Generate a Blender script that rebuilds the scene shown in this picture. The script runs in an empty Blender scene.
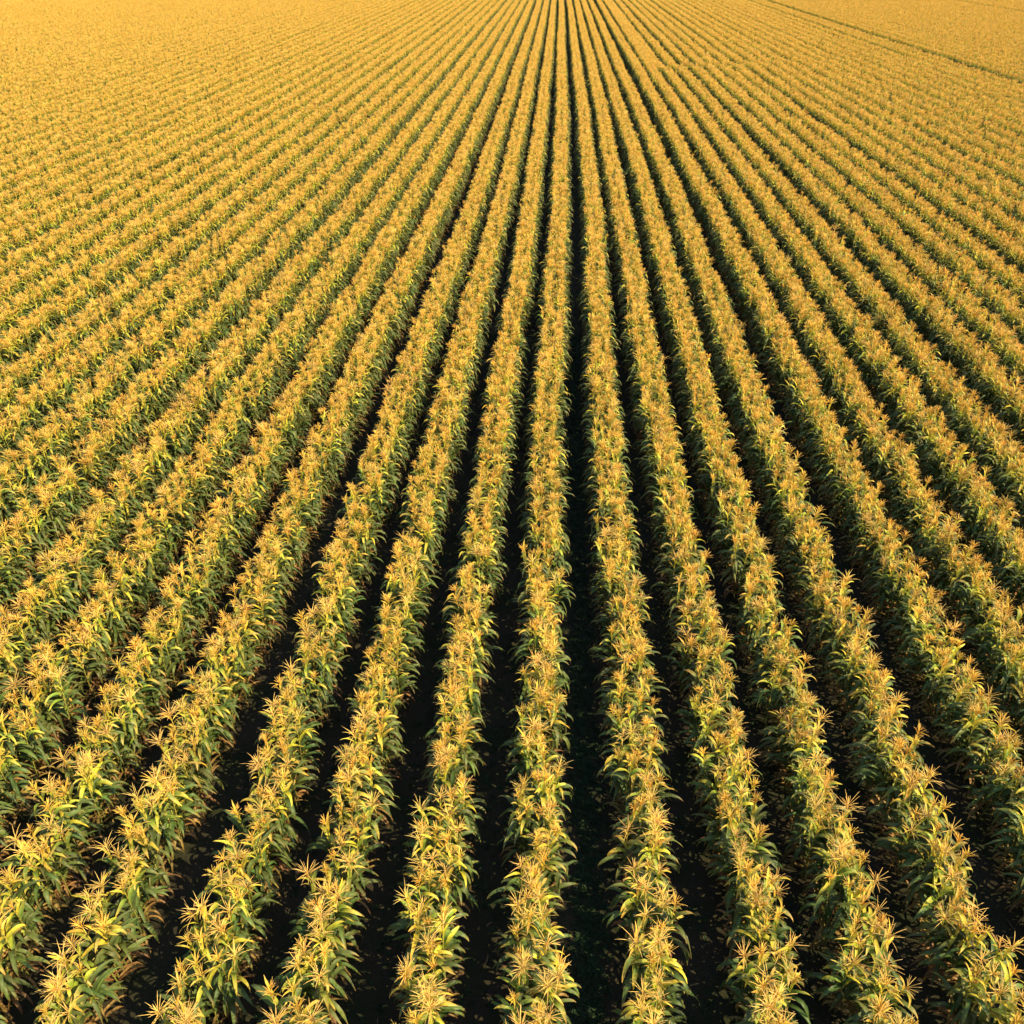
import bpy, math, random
import numpy as np
from mathutils import Vector, Matrix, Euler

R = math.radians
random.seed(7)
rng = np.random.default_rng(11)
scn = bpy.context.scene

# ------------------------------------------------------------------ camera
ROW = 2.08                # row pitch, metres
PLANT_H = 2.1             # height of the tassel plane
CAM_H = PLANT_H + 15.22
FPX = 850.0
PITCH, YAW = R(34.2), R(2.79)
cam_d = bpy.data.cameras.new('camera')
cam = bpy.data.objects.new('camera', cam_d)
scn.collection.objects.link(cam)
cam_d.sensor_width = 36.0
cam_d.lens = FPX / 1024 * 36.0
cam_d.clip_end = 6000
cam_d.clip_start = 0.1
cam.location = (0, 0, CAM_H)
cam.rotation_euler = (math.pi / 2 - PITCH, 0, YAW)
scn.camera = cam
scn.render.resolution_x = scn.render.resolution_y = 1024

# ------------------------------------------------------------------ light
SUN_EL, SUN_AZ = R(43), R(108)      # azimuth clockwise from +Y (the row direction)
w = bpy.data.worlds.new('World')
scn.world = w
w.use_nodes = True
nt = w.node_tree
bg = nt.nodes['Background']
sky = nt.nodes.new('ShaderNodeTexSky')
sky.sky_type = 'NISHITA'
sky.sun_disc = False
sky.sun_elevation = SUN_EL
sky.sun_rotation = SUN_AZ
nt.links.new(sky.outputs[0], bg.inputs[0])
bg.inputs[1].default_value = 0.13
sun_d = bpy.data.lights.new('sun', 'SUN')
sun_d.energy = 5.0
sun_d.angle = R(0.5)
sun_d.color = (1.0, 0.79, 0.44)
sun = bpy.data.objects.new('sun', sun_d)
sdir = Vector((math.cos(SUN_EL) * math.sin(SUN_AZ), math.cos(SUN_EL) * math.cos(SUN_AZ), math.sin(SUN_EL)))
sun.rotation_euler = sdir.to_track_quat('Z', 'Y').to_euler()
sun.location = sdir * 60
scn.collection.objects.link(sun)
scn.view_settings.view_transform = 'Standard'
scn.view_settings.look = 'None'
scn.view_settings.exposure = 1.12
scn.view_settings.gamma = 1.0
scn.cycles.max_bounces = 6
scn.cycles.diffuse_bounces = 3
scn.cycles.transmission_bounces = 4


# ------------------------------------------------------------------ materials
def mat(name):
    m = bpy.data.materials.new(name)
    m.use_nodes = True
    m.node_tree.nodes.clear()
    return m, m.node_tree


def plant_mat(name, col=None, transl=0.3, rough=0.55, hue=0.02, val=0.25, spec=0.3, noise=0.25, nscale=30.0):
    m, t = mat(name)
    N, L = t.nodes, t.links
    out = N.new('ShaderNodeOutputMaterial')
    if col is None:
        c = N.new('ShaderNodeAttribute'); c.attribute_name = 'Col'; csock = c.outputs['Color']
    else:
        c = N.new('ShaderNodeRGB'); c.outputs[0].default_value = (*col, 1); csock = c.outputs[0]
    info = N.new('ShaderNodeObjectInfo')
    tc = N.new('ShaderNodeTexCoord')
    nz = N.new('ShaderNodeTexNoise'); nz.inputs['Scale'].default_value = nscale; nz.inputs['Detail'].default_value = 3
    L.new(tc.outputs['Object'], nz.inputs['Vector'])
    hs = N.new('ShaderNodeHueSaturation')
    mh = N.new('ShaderNodeMapRange'); mh.inputs['To Min'].default_value = 0.5 - hue; mh.inputs['To Max'].default_value = 0.5 + hue
    L.new(info.outputs['Random'], mh.inputs['Value'])
    L.new(mh.outputs[0], hs.inputs['Hue'])
    mu = N.new('ShaderNodeMath'); mu.operation = 'MULTIPLY'; mu.inputs[1].default_value = 7.31
    fr = N.new('ShaderNodeMath'); fr.operation = 'FRACT'
    L.new(info.outputs['Random'], mu.inputs[0]); L.new(mu.outputs[0], fr.inputs[0])
    mv = N.new('ShaderNodeMapRange'); mv.inputs['To Min'].default_value = 1 - val; mv.inputs['To Max'].default_value = 1 + val
    L.new(fr.outputs[0], mv.inputs['Value'])
    mn = N.new('ShaderNodeMapRange'); mn.inputs['From Min'].default_value = 0.3; mn.inputs['From Max'].default_value = 0.7
    mn.inputs['To Min'].default_value = 1 - noise; mn.inputs['To Max'].default_value = 1 + noise
    L.new(nz.outputs[0], mn.inputs['Value'])
    vm = N.new('ShaderNodeMath'); vm.operation = 'MULTIPLY'
    L.new(mv.outputs[0], vm.inputs[0]); L.new(mn.outputs[0], vm.inputs[1])
    L.new(vm.outputs[0], hs.inputs['Value'])
    L.new(csock, hs.inputs['Color'])
    p = N.new('ShaderNodeBsdfPrincipled')
    p.inputs['Roughness'].default_value = rough
    p.inputs['Specular IOR Level'].default_value = spec
    L.new(hs.outputs[0], p.inputs['Base Color'])
    if transl > 0:
        tr = N.new('ShaderNodeBsdfTranslucent')
        L.new(hs.outputs[0], tr.inputs['Color'])
        mx = N.new('ShaderNodeMixShader'); mx.inputs[0].default_value = transl
        L.new(p.outputs[0], mx.inputs[1]); L.new(tr.outputs[0], mx.inputs[2])
        L.new(mx.outputs[0], out.inputs[0])
    else:
        L.new(p.outputs[0], out.inputs[0])
    return m


M_LEAF = plant_mat('corn_leaf', None, 0.32, 0.5, 0.025, 0.22, 0.3, 0.22, 16)
M_STALK = plant_mat('corn_stalk', None, 0.0, 0.5, 0.012, 0.2, 0.3, 0.2, 20)
M_TASSEL = plant_mat('corn_tassel', None, 0.35, 0.7, 0.008, 0.16, 0.1, 0.15, 60)
M_HUSK = plant_mat('corn_husk', None, 0.15, 0.5, 0.02, 0.2, 0.3, 0.2, 30)
M_SILK = plant_mat('corn_silk', (0.16, 0.06, 0.025), 0.2, 0.7, 0.02, 0.3, 0.1, 0.3, 60)


def soil_mat():
    m, t = mat('soil')
    N, L = t.nodes, t.links
    out = N.new('ShaderNodeOutputMaterial')
    p = N.new('ShaderNodeBsdfPrincipled'); p.inputs['Roughness'].default_value = 0.95
    p.inputs['Specular IOR Level'].default_value = 0.1
    tc = N.new('ShaderNodeTexCoord')
    n1 = N.new('ShaderNodeTexNoise'); n1.inputs['Scale'].default_value = 0.9; n1.inputs['Detail'].default_value = 9
    n2 = N.new('ShaderNodeTexNoise'); n2.inputs['Scale'].default_value = 34; n2.inputs['Detail'].default_value = 8; n2.inputs['Roughness'].default_value = 0.7
    for n in (n1, n2):
        L.new(tc.outputs['Object'], n.inputs['Vector'])
    cr = N.new('ShaderNodeValToRGB')
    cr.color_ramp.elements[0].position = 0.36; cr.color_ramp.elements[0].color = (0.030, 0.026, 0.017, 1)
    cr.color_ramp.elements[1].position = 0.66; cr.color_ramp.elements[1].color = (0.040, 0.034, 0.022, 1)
    L.new(n2.outputs[0], cr.inputs[0])
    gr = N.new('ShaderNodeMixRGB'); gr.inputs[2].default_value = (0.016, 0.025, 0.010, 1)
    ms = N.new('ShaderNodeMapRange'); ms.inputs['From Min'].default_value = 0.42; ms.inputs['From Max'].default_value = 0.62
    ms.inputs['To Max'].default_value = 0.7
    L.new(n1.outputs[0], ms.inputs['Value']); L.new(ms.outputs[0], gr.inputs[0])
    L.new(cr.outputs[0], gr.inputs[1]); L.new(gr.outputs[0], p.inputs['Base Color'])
    b = N.new('ShaderNodeBump'); b.inputs['Strength'].default_value = 0.9; b.inputs['Distance'].default_value = 0.05
    L.new(n2.outputs[0], b.inputs['Height']); L.new(b.outputs[0], p.inputs['Normal'])
    L.new(p.outputs[0], out.inputs[0])
    return m


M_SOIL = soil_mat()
M_WEED = plant_mat('weed_leaf', (0.016, 0.034, 0.012), 0.15, 0.6, 0.03, 0.4, 0.2, 0.3, 8)
M_LITTER = plant_mat('dry_leaf_litter', (0.13, 0.085, 0.045), 0.1, 0.8, 0.02, 0.4, 0.1, 0.3, 12)


# ------------------------------------------------------------------ mesh builder
class MB:
    def __init__(s):
        s.v, s.f, s.c, s.m = [], [], [], []

    def add(s, verts, faces, cols, mi=0):
        o = len(s.v)
        s.v += verts
        s.c += cols
        s.f += [tuple(i + o for i in f) for f in faces]
        s.m += [mi] * len(faces)

    def merge(s, other, mi):
        s.add(other.v, other.f, other.c, mi)

    def mesh(s, name, mats):
        me = bpy.data.meshes.new(name)
        me.from_pydata([tuple(v) for v in s.v], [], s.f)
        for m in mats:
            me.materials.append(m)
        me.polygons.foreach_set('material_index', s.m)
        me.polygons.foreach_set('use_smooth', [True] * len(s.f))
        a = me.color_attributes.new('Col', 'FLOAT_COLOR', 'POINT')
        a.data.foreach_set('color', np.array([(*c, 1.0) for c in s.c], dtype=np.float32).ravel())
        me.update()
        return me


def mix(a, b, t):
    t = max(0.0, min(1.0, t))
    return tuple(x + (y - x) * t for x, y in zip(a, b))


def tube(mb, pts, rad, cols, sides=5):
    vs, cs, fs = [], [], []
    n = len(pts)
    for i, p in enumerate(pts):
        d = (pts[min(i + 1, n - 1)] - pts[max(i - 1, 0)]).normalized()
        u = d.cross(Vector((0.31, 0.87, 0.11)))
        if u.length < 1e-3:
            u = d.cross(Vector((1, 0, 0)))
        u.normalize()
        q = d.cross(u)
        for k in range(sides):
            a = 2 * math.pi * k / sides
            vs.append(p + (u * math.cos(a) + q * math.sin(a)) * rad[i])
            cs.append(cols[i])
    for i in range(n - 1):
        for k in range(sides):
            k2 = (k + 1) % sides
            fs.append((i * sides + k, i * sides + k2, (i + 1) * sides + k2, (i + 1) * sides + k))
    fs.append(tuple(range(sides))[::-1])
    fs.append(tuple((n - 1) * sides + k for k in range(sides)))
    mb.add(vs, fs, cs)


GREEN = (0.028, 0.110, 0.020)
DEEP = (0.012, 0.060, 0.020)
LIME = (0.17, 0.30, 0.020)
GOLD = (0.70, 0.46, 0.030)
STRAW = (0.50, 0.33, 0.10)
BROWN = (0.15, 0.070, 0.028)
TAS_A = (0.80, 0.49, 0.075)
TAS_B = (0.83, 0.58, 0.11)
TAS_C = (0.84, 0.56, 0.16)
TAS_D = (0.88, 0.66, 0.20)


def leaf(mb, rnd, z0, az, length, width, e0, bend, base, tipc, tipstart, sway=0.0, fold=0.35, segs=8, org=None):
    p = Vector(org) if org is not None else Vector((0, 0, z0))
    vs, cs, fs = [], [], []
    a = az
    twist = 0.0
    tw = rnd.uniform(-1.3, 1.3)
    ph = rnd.uniform(0, 6.28)
    kink = rnd.uniform(.35, .65) if bend > 1.2 and rnd.random() < .4 else None
    for i in range(segs + 1):
        t = i / segs
        el = e0 - bend * (0.15 * t + 0.85 * (t ** 1.7 if kink is None else 1 / (1 + math.exp(-(t - kink) * 14))))
        a = az + sway * t * t
        d = Vector((math.cos(a) * math.cos(el), math.sin(a) * math.cos(el), math.sin(el)))
        if i:
            p = p + d * (length / segs)
        side = Vector((-math.sin(a), math.cos(a), 0))
        up = d.cross(side) * -1
        up = side.cross(d) * -1 if up.z < 0 else up
        twist = tw * t * t
        s2 = side * math.cos(twist) + up * math.sin(twist)
        u2 = up * math.cos(twist) - side * math.sin(twist)
        wd = width * min(1.0, 0.5 + 2.6 * t) * (1 - t ** 2.2) ** 0.8 * 0.5 + 0.0015
        rip = 0.22 * wd * math.sin(ph + 15 * t)
        vs += [p + s2 * wd + u2 * (wd * fold + rip), p.copy(), p - s2 * wd + u2 * (wd * fold - rip)]
        c = mix(base, tipc, (t - tipstart) / max(0.05, 1 - tipstart))
        ce = mix(c, tipc, 0.25)
        rib = mix(c, (0.45, 0.45, 0.12), 0.18)
        cs += [ce, rib, ce]
    for i in range(segs):
        b = i * 3
        fs += [(b, b + 1, b + 4, b + 3), (b + 1, b + 2, b + 5, b + 4)]
    mb.add(vs, fs, cs)


def make_plant(i):
    """returns dict of mesh builders: stalk, foliage, tassel, ear, silk"""
    rnd = random.Random(100 + i)
    H = rnd.uniform(1.60, 1.74)
    yellow = i % 3 != 0
    wide = i % 2 == 0
    lean = Vector((rnd.uniform(-.07, .07), rnd.uniform(-.07, .07), 0))

    def axis(z):
        t = z / H
        return Vector((lean.x * t * t, lean.y * t * t, z))
    st = MB()
    n = 9
    tube(st, [axis(H * 1.06 * k / (n - 1)) for k in range(n)], [0.016 * (1 - 0.62 * k / (n - 1)) for k in range(n)],
         [mix((0.09, 0.12, 0.03), (0.40, 0.34, 0.06), k / (n - 1)) for k in range(n)], 6)
    for k in range(7):                                   # nodes
        z = H * (0.08 + 0.13 * k)
        tube(st, [axis(z - 0.008), axis(z), axis(z + 0.008)], [0.013, 0.019 * (1 - 0.07 * k), 0.012],
             [(0.14, 0.12, 0.04)] * 3, 6)
    fo = MB()
    nl = rnd.randint(16, 18)
    size = rnd.uniform(.75, 1.25) if wide else rnd.uniform(.62, .92)
    az = rnd.uniform(0, 6.28)
    for k in range(nl):
        u = k / (nl - 1)
        z = H * (0.14 + 0.84 * u)
        az += math.pi + rnd.uniform(-.55, .55)
        if u < 0.22:
            base = mix(BROWN, STRAW, rnd.random() * 0.5); tip = BROWN; ts = 0.1
            L = rnd.uniform(.45, .62); W = rnd.uniform(.045, .07)
            e0 = R(rnd.uniform(15, 45)); bend = R(rnd.uniform(95, 130))
        elif u < (0.60 if wide else 0.76):
            base = mix(GREEN, DEEP, rnd.random()); tip = mix(STRAW, BROWN, rnd.random()); ts = rnd.uniform(.74, .94)
            L = rnd.uniform(.66, .88) * (1.2 - .5 * u); W = rnd.uniform(.08, .11)
            e0 = R(rnd.uniform(52, 68)); bend = R(rnd.uniform(105, 150))
        elif u < (0.82 if wide else 0.88):
            base = mix(GREEN, LIME, rnd.random()); tip = mix(GOLD, STRAW, rnd.random()); ts = rnd.uniform(.3, .7)
            if yellow and rnd.random() < .6:
                base = mix(LIME, GOLD, rnd.random() * .6)
            L = rnd.uniform(.42, .60); W = rnd.uniform(.075, .105)
            e0 = R(rnd.uniform(58, 75)); bend = R(rnd.uniform(100, 150))
        else:
            base = mix(LIME, GOLD, rnd.uniform(.4, 1) if yellow else rnd.uniform(.0, .7)); tip = mix(GOLD, STRAW, rnd.random()); ts = rnd.uniform(.2, .6)
            L = rnd.uniform(.30, .48); W = rnd.uniform(.038, .066)
            e0 = R(rnd.uniform(62, 86)); bend = R(rnd.choice([rnd.uniform(15, 60), rnd.uniform(60, 130)]))
        leaf(fo, rnd, z, az, L, W, e0, bend, base, tip, ts, rnd.uniform(-.5, .5), 0.4, 8, axis(z))
    ta = MB()
    top = axis(H * 1.06)
    col = mix(TAS_A, TAS_B, rnd.random())
    ca, cb = (TAS_C, TAS_D) if wide else (TAS_A, TAS_B)
    col = mix(ca, cb, rnd.random())
    spike = (rnd.uniform(.20, .28) if wide else rnd.uniform(.30, .40)) * size
    tl = Vector((rnd.uniform(-.35, .35), rnd.uniform(-.35, .35), 1)).normalized()
    tube(ta, [top - Vector((0, 0, .03)), top + tl * spike * .35, top + tl * spike * .75, top + tl * spike], [.009, .011, .010, .003], [col, col, mix(col, TAS_B, .5), col], 5)
    nb = rnd.randint(14, 24) if wide else rnd.randint(14, 19)
    for k in range(nb):
        a = k * 2.39996 + rnd.uniform(-.35, .35)
        v = k / (nb - 1)
        p = top + tl * (spike * 0.42 * v)
        L = (rnd.uniform(.18, .36) if wide else rnd.uniform(.20, .36)) * (1 - .2 * v) * size
        e = R(rnd.uniform(14, 56) + 26 * v) if wide else R(rnd.uniform(44, 76) + 8 * v)
        bnd = R(rnd.uniform(5, 60)) * (1 - .4 * v)
        pts = [p.copy()]
        for s in range(1, 5):
            ee = e - bnd * (s / 4) ** 1.3
            d = Vector((math.cos(a) * math.cos(ee), math.sin(a) * math.cos(ee), math.sin(ee)))
            p = p + d * L / 4
            pts.append(p.copy())
        c = mix(col, rnd.choice([ca, cb, (0.80, 0.52, 0.14)]), rnd.random() * .8)
        tube(ta, pts, [.0025, .0042, .005, .004, .0015], [mix(c, GOLD, .4), c, c, c, mix(c, (.8, .6, .35), .5)], 4)
    ea = MB(); si = MB()
    a = rnd.uniform(0, 6.28)
    zc = H * rnd.uniform(.48, .58)
    b = axis(zc)
    d = Vector((math.cos(a) * .42, math.sin(a) * .42, .9)).normalized()
    cc = mix(LIME, STRAW, rnd.random() * .8)
    prof = [(-.02, .010), (.02, .024), (.07, .031), (.13, .029), (.18, .020), (.215, .009)]
    tube(ea, [b + d * (x + .02) for x, r in prof], [r for x, r in prof], [mix(GREEN, cc, .5 + .1 * q) for q in range(6)], 8)
    for k in range(3):                                  # loose husk blades
        leaf(ea, rnd, 0, a + (k - 1) * 1.1, .16, .03, R(60 - 8 * k), R(40), cc, STRAW, .4, 0, .3, 4, b + d * .12)
    for k in range(7):
        aa = rnd.uniform(0, 6.28); q = b + d * .225
        o = Vector((math.cos(aa), math.sin(aa), 0)) * .03
        tube(si, [q, q + d * .03 + o * .6, q + d * .035 + o * 1.3, q + o * 1.7 - Vector((0, 0, .03))], [.003, .004, .004, .002], [BROWN] * 4, 3)
    return dict(stalk=st, foliage=fo, tassel=ta, ear=ea, silk=si, yellow=yellow, wide=wide)


NV = 18
plants = [make_plant(i) for i in range(NV)]
MATS = dict(stalk=M_STALK, foliage=M_LEAF, tassel=M_TASSEL, ear=M_HUSK, silk=M_SILK)
part_mesh = [{k: p[k].mesh('%s_mesh' % k, [MATS[k]]) for k in MATS} for p in plants]
order = list(MATS)
src = bpy.data.collections.new('corn_plant_shapes')
for i, p in enumerate(plants):
    mb = MB()
    for mi, k in enumerate(order):
        mb.merge(p[k], mi)
    o = bpy.data.objects.new('corn_shape_%02d' % i, mb.mesh('corn_plant_mesh', [MATS[k] for k in order]))
    src.objects.link(o)


# ------------------------------------------------------------------ setting: the soil, one sheet to the horizon
def ground():
    xs = np.concatenate([[-3000, -900, -300], np.arange(-60, 61, 2.0), [300, 900, 3000]])
    ys = np.concatenate([[-3000, -900, -200, -40], np.arange(-10, 60, 2.0), [90, 150, 300, 900, 3000]])
    v, f = [], []
    for y in ys:
        for x in xs:
            v.append((x, y, 0.02 * math.sin(x * 1.7) * math.cos(y * .6) if abs(x) < 60 and -10 < y < 58 else 0.0))
    n = len(xs)
    for j in range(len(ys) - 1):
        for i in range(n - 1):
            f.append((j * n + i, j * n + i + 1, (j + 1) * n + i + 1, (j + 1) * n + i))
    me = bpy.data.meshes.new('soil_ground')
    me.from_pydata(v, [], f)
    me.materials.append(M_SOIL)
    o = bpy.data.objects.new('ground', me)
    o['kind'] = 'structure'
    scn.collection.objects.link(o)


ground()


# ------------------------------------------------------------------ where the rows run
BY = np.array([0, 5, 10.4, 22, 44, 75, 110, 201, 260, 400.0]) * 1.387
BX = np.array([.52, .53, .54, .53, .69, .75, .74, .67, .65, .65]) * ROW


def row_base(n):
    """x of row n (n = 0 is the first row right of the wide furrow, -1 the first left of it) before the bend"""
    u = n + 0.5
    g = math.floor(n / 4)
    inner = (n - 4 * g) - 1.5
    x = (g * 4 + 2) * ROW + inner * ROW * 0.97
    if n >= 27:
        x += 1.5
    if n >= 52:
        x += 1.2
    return x


rr = random.Random(5)
row_ph = {n: [rr.uniform(0, 6.28) for _ in range(4)] + [rr.uniform(-.03, .03), rr.uniform(.94, 1.06)] for n in range(-120, 121)}


def gen_rows():
    P = []          # x, y, n
    for n in range(-108, 104):
        x0 = row_base(n)
        y0 = max(1.5, abs(x0) * 0.95 - 9.0)
        y1 = 310.0
        if y0 > y1:
            continue
        ph = row_ph[n]
        yy = np.arange(y0, y1, 0.05)
        cum = np.cumsum(8.6 + 5.0 * np.clip((yy - 10) / 25, 0, 1)) * 0.05      # plants per metre of row
        m = int(cum[-1])
        ys = np.interp(np.arange(m) + 0.5 + rng.uniform(-.42, .42, m), cum, yy)
        far = np.clip((ys - 10) / 30, 0, 1)
        half = (0.31 + 0.12 * far + 0.06 * np.clip((ys - 50) / 80, 0, 1)) * ph[5]
        # mostly two loose files of plants along the row, filling in between
        side = rng.choice([-1, 1], m)
        off = side * half * rng.uniform(0.0, 1.0, m) ** 0.6
        xs = x0 + np.interp(ys, BY, BX) + off + ph[4]
        xs += 0.025 * np.sin(ys / 3.1 + ph[0]) + 0.03 * np.sin(ys / 7.7 + ph[1]) + 0.05 * np.sin(ys / 23 + ph[2])
        if 6 <= n <= 24:
            xs -= 0.40 * ROW * (1 / (1 + np.exp(-(ys - 135 - 0.7 * (n - 6)) / 0.7)))
        P.append(np.stack([xs, ys, np.full(m, float(n))], 1))
    return np.concatenate(P)


PTS = gen_rows()
# patchy stand: a few plants missing
keep = rng.random(len(PTS)) > 0.04
PTS = PTS[keep]

# keep what the camera, or one a few steps aside, could see
Mw = np.array(cam.rotation_euler.to_matrix())


def project(p):
    q = (p - np.array([0, 0, CAM_H])) @ Mw
    d = -q[:, 2]
    return 512 + FPX * q[:, 0] / d, 512 - FPX * q[:, 1] / d, d


top = np.column_stack([PTS[:, 0], PTS[:, 1], np.full(len(PTS), PLANT_H - .15)])
px, py, dep = project(top)
aside = 512 + FPX * 4.0 / dep                       # four metres to either side
ok = (dep > 1) & (np.abs(px - 512) < aside + 60) & (py < 1024 + FPX * 3.0 / dep)
PTS, px, py, dep, top = PTS[ok], px[ok], py[ok], dep[ok], top[ok]
N = len(PTS)
rotz = rng.uniform(0, 2 * math.pi, N)
tilt = rng.normal(0, 1, (N, 2)) * np.interp(PTS[:, 1], [10, 25], [R(3.4), R(2.2)])[:, None]
scl = np.clip(1.06 + rng.normal(0, 1, N) * np.interp(PTS[:, 1], [10, 30], [0.065, 0.05]), 0.86, 1.28)
var = rng.integers(0, NV // 2, N) * 2
var += rng.random(N) < np.clip(0.45 + (PTS[:, 1] - 8) / 30, 0, 0.9)       # odd kinds have the upright tassels

# the 300 plants that show largest: nearest in frame
mid = top.copy(); mid[:, 2] = 1.0
mx, my, _ = project(mid)
inside = lambda x, y: (x > -4) & (x < 1028) & (y < 1030) & (y > 0)
vis = inside(px, py) | inside(mx, my)
idx = np.where(vis)[0]
near = idx[np.argsort(dep[idx])][:300]
is_near = np.zeros(N, bool)
is_near[near] = True

# ------------------------------------------------------------------ the near plants, each a thing with parts
ORD = ['', 'first', 'second', 'third', 'fourth', 'fifth', 'sixth', 'seventh', 'eighth', 'ninth', 'tenth', 'eleventh', 'twelfth', 'thirteenth',
       'fourteenth', 'fifteenth', 'sixteenth', 'seventeenth', 'eighteenth', 'nineteenth', 'twentieth']
TENS = {2: 'twenty', 3: 'thirty', 4: 'forty', 5: 'fifty', 6: 'sixty', 7: 'seventy'}
TENTH = {3: 'thirtieth', 4: 'fortieth', 5: 'fiftieth', 6: 'sixtieth', 7: 'seventieth'}


def ordinal(k):
    if k <= 20:
        return ORD[k]
    return TENTH[k // 10] if k % 10 == 0 else TENS[k // 10] + '-' + ORD[k % 10]


rows = {}
for j in idx:
    rows.setdefault(int(PTS[j, 2]), []).append(j)
col = scn.collection
protos = {}
for n in sorted(rows):
    lst = rows[n]
    first = max(lst, key=lambda j: py[j])
    edge = 'bottom' if py[first] > 985 and 0 < px[first] < 1024 else ('left' if n < 0 else 'right')
    lst.sort(key=lambda j: -py[j])
    for rank, j in enumerate(lst, 1):
        if not is_near[j]:
            continue
        v = int(var[j])
        if v not in protos:
            root = bpy.data.objects.new('corn_plant', None)
            col.objects.link(root)
            kids = {}
            for k in ('stalk', 'foliage', 'tassel', 'ear'):
                o = bpy.data.objects.new(k, part_mesh[v][k]); col.objects.link(o); o.parent = root
                kids[k] = o
            o = bpy.data.objects.new('silk', part_mesh[v]['silk']); col.objects.link(o); o.parent = kids['ear']
            protos[v] = root
        else:
            root = protos[v].copy(); col.objects.link(root)
            for ch in protos[v].children:
                c = ch.copy(); col.objects.link(c); c.parent = root
                for g in ch.children:
                    d = g.copy(); col.objects.link(d); d.parent = c
        root.empty_display_size = 0.2
        root.location = (PTS[j, 0], PTS[j, 1], 0.0)
        root.rotation_euler = (tilt[j, 0], tilt[j, 1], rotz[j])
        root.scale = (scl[j],) * 3
        size = 'tall ' if scl[j] > 1.11 else ('short ' if scl[j] < 1.0 else '')
        look = 'spreading-tasselled' if plants[v]['wide'] else 'upright-tasselled'
        rk = (n + 1) if n >= 0 else -n
        root['label'] = '%s%s corn plant, %s from photo %s in %s row %s of central furrow' % (
            size, look, ordinal(rank), edge, ordinal(rk), 'right' if n >= 0 else 'left')
        root['category'] = 'corn plant'
        root['group'] = 'corn plants standing in the nearest rows'


# ------------------------------------------------------------------ scattered stuff: one object each, instances by geometry nodes
def scatter(name, coll, pos, rot, sc, vi):
    me = bpy.data.meshes.new(name)
    n = len(pos)
    me.vertices.add(n)
    me.vertices.foreach_set('co', np.asarray(pos, np.float32).ravel())
    a = me.attributes.new('rot', 'FLOAT_VECTOR', 'POINT'); a.data.foreach_set('vector', np.asarray(rot, np.float32).ravel())
    a = me.attributes.new('scl', 'FLOAT', 'POINT'); a.data.foreach_set('value', np.asarray(sc, np.float32))
    a = me.attributes.new('vidx', 'INT', 'POINT'); a.data.foreach_set('value', np.asarray(vi, np.int32))
    me.update()
    o = bpy.data.objects.new(name, me)
    scn.collection.objects.link(o)
    g = bpy.data.node_groups.new(name + '_scatter', 'GeometryNodeTree')
    g.interface.new_socket('Geometry', in_out='INPUT', socket_type='NodeSocketGeometry')
    g.interface.new_socket('Geometry', in_out='OUTPUT', socket_type='NodeSocketGeometry')
    Nn, L = g.nodes, g.links
    gi = Nn.new('NodeGroupInput'); go = Nn.new('NodeGroupOutput')
    ci = Nn.new('GeometryNodeCollectionInfo')
    ci.inputs['Collection'].default_value = coll
    ci.inputs['Separate Children'].default_value = True
    ci.inputs['Reset Children'].default_value = True
    ip = Nn.new('GeometryNodeInstanceOnPoints')
    ip.inputs['Pick Instance'].default_value = True
    def attr(nm, ty):
        q = Nn.new('GeometryNodeInputNamedAttribute'); q.data_type = ty; q.inputs['Name'].default_value = nm
        return [s for s in q.outputs if s.enabled][0]
    e2r = Nn.new('FunctionNodeEulerToRotation')
    L.new(attr('rot', 'FLOAT_VECTOR'), e2r.inputs[0])
    L.new(gi.outputs[0], ip.inputs['Points'])
    L.new(ci.outputs[0], ip.inputs['Instance'])
    L.new(e2r.outputs[0], ip.inputs['Rotation'])
    L.new(attr('scl', 'FLOAT'), ip.inputs['Scale'])
    L.new(attr('vidx', 'INT'), ip.inputs['Instance Index'])
    L.new(ip.outputs[0], go.inputs[0])
    md = o.modifiers.new('scatter', 'NODES'); md.node_group = g
    return o


rest = ~is_near
o = scatter('corn_field', src, np.column_stack([PTS[rest, 0], PTS[rest, 1], np.zeros(rest.sum())]),
            np.column_stack([tilt[rest, 0], tilt[rest, 1], rotz[rest]]), scl[rest], var[rest])
o['kind'] = 'stuff'
o['label'] = 'golden tasselled corn rows running together toward the top of the photo'
o['category'] = 'corn field'

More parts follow.
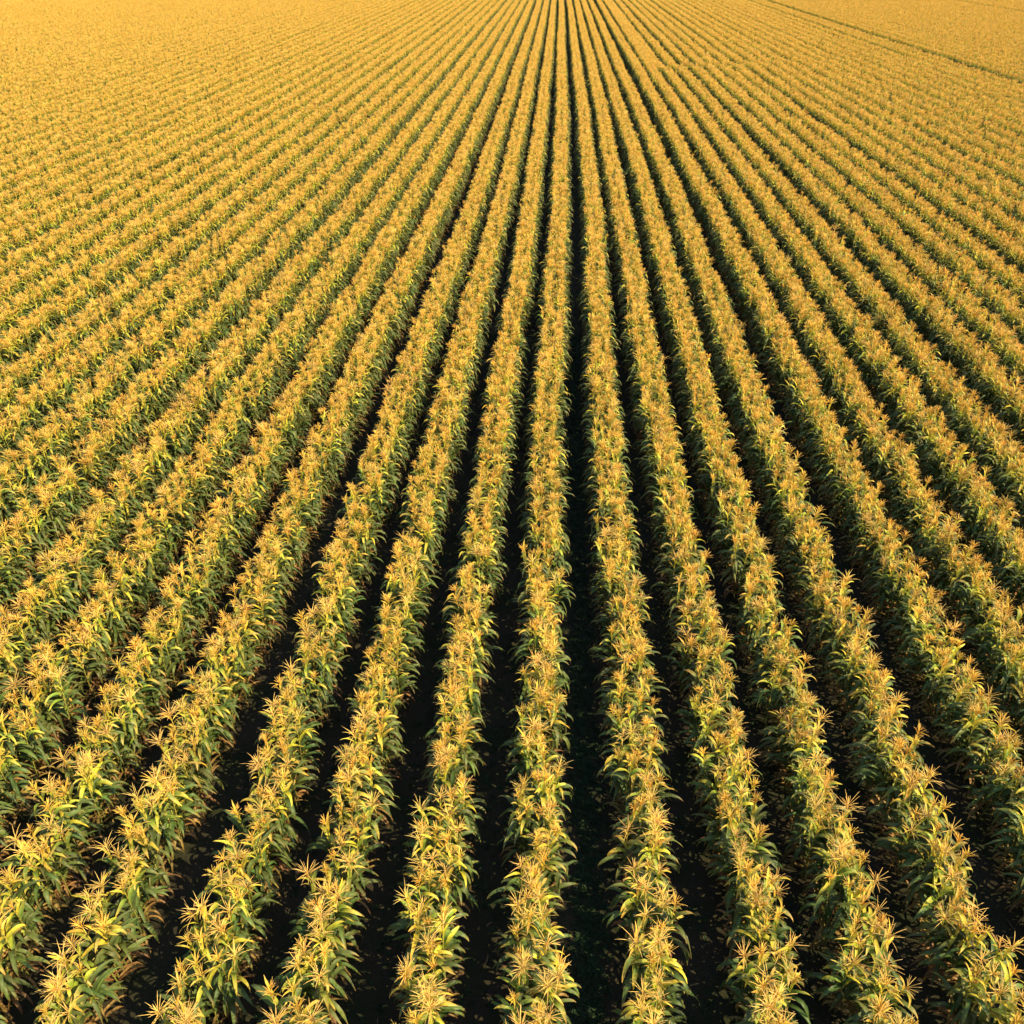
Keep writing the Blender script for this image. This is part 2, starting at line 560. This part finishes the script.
# low weeds in the furrows
wsrc = bpy.data.collections.new('weed_shapes')
for i in range(3):
    mb = MB(); rnd = random.Random(i)
    for k in range(11):
        leaf(mb, rnd, 0, rnd.uniform(0, 6.28), rnd.uniform(.05, .14), rnd.uniform(.012, .025), R(rnd.uniform(30, 80)), R(rnd.uniform(30, 100)),
             GREEN, GREEN, .5, 0, .3, 3, Vector((rnd.uniform(-.04, .04), rnd.uniform(-.04, .04), 0)))
    wsrc.objects.link(bpy.data.objects.new('weed_shape_%d' % i, mb.mesh('weed', [M_WEED])))
m = 9000
wy = 2 + 40 * rng.random(m) ** 1.3
lane = np.where(rng.random(m) < 0.45, 0, rng.integers(-9, 10, m))
wx = lane * ROW + np.interp(wy, BY, BX) + rng.normal(0, .2, m)
o = scatter('furrow_weeds', wsrc, np.column_stack([wx, wy, np.full(m, 0.0)]), np.column_stack([np.zeros(m), np.zeros(m), rng.uniform(0, 6.28, m)]),
            rng.uniform(.5, 1.3, m), rng.integers(0, 3, m))
o['kind'] = 'stuff'
o['label'] = 'low dark green weeds on the soil between the corn rows'
o['category'] = 'weeds'

lsrc = bpy.data.collections.new('litter_shapes')
for i in range(3):
    mb = MB(); rnd = random.Random(40 + i)
    leaf(mb, rnd, 0, 0, .26, .035, R(12), R(25), STRAW, BROWN, .4, .8, .3, 5, Vector((0, 0, .02)))
    lsrc.objects.link(bpy.data.objects.new('litter_shape_%d' % i, mb.mesh('litter', [M_LITTER])))
m = 260
wy = 2 + 30 * rng.random(m) ** 1.2
wx = rng.integers(-8, 9, m) * ROW + np.interp(wy, BY, BX) + rng.normal(0, .3, m)
o = scatter('leaf_litter', lsrc, np.column_stack([wx, wy, np.full(m, .01)]), np.column_stack([np.zeros(m), np.zeros(m), rng.uniform(0, 6.28, m)]),
            rng.uniform(.5, 1.1, m), rng.integers(0, 3, m))
o['kind'] = 'stuff'
o['label'] = 'dry brown leaf scraps fallen on the soil between the rows'
o['category'] = 'leaf litter'
print('plants', N, 'near', len(near), 'deepest near', dep[near].max(), py[near].min())
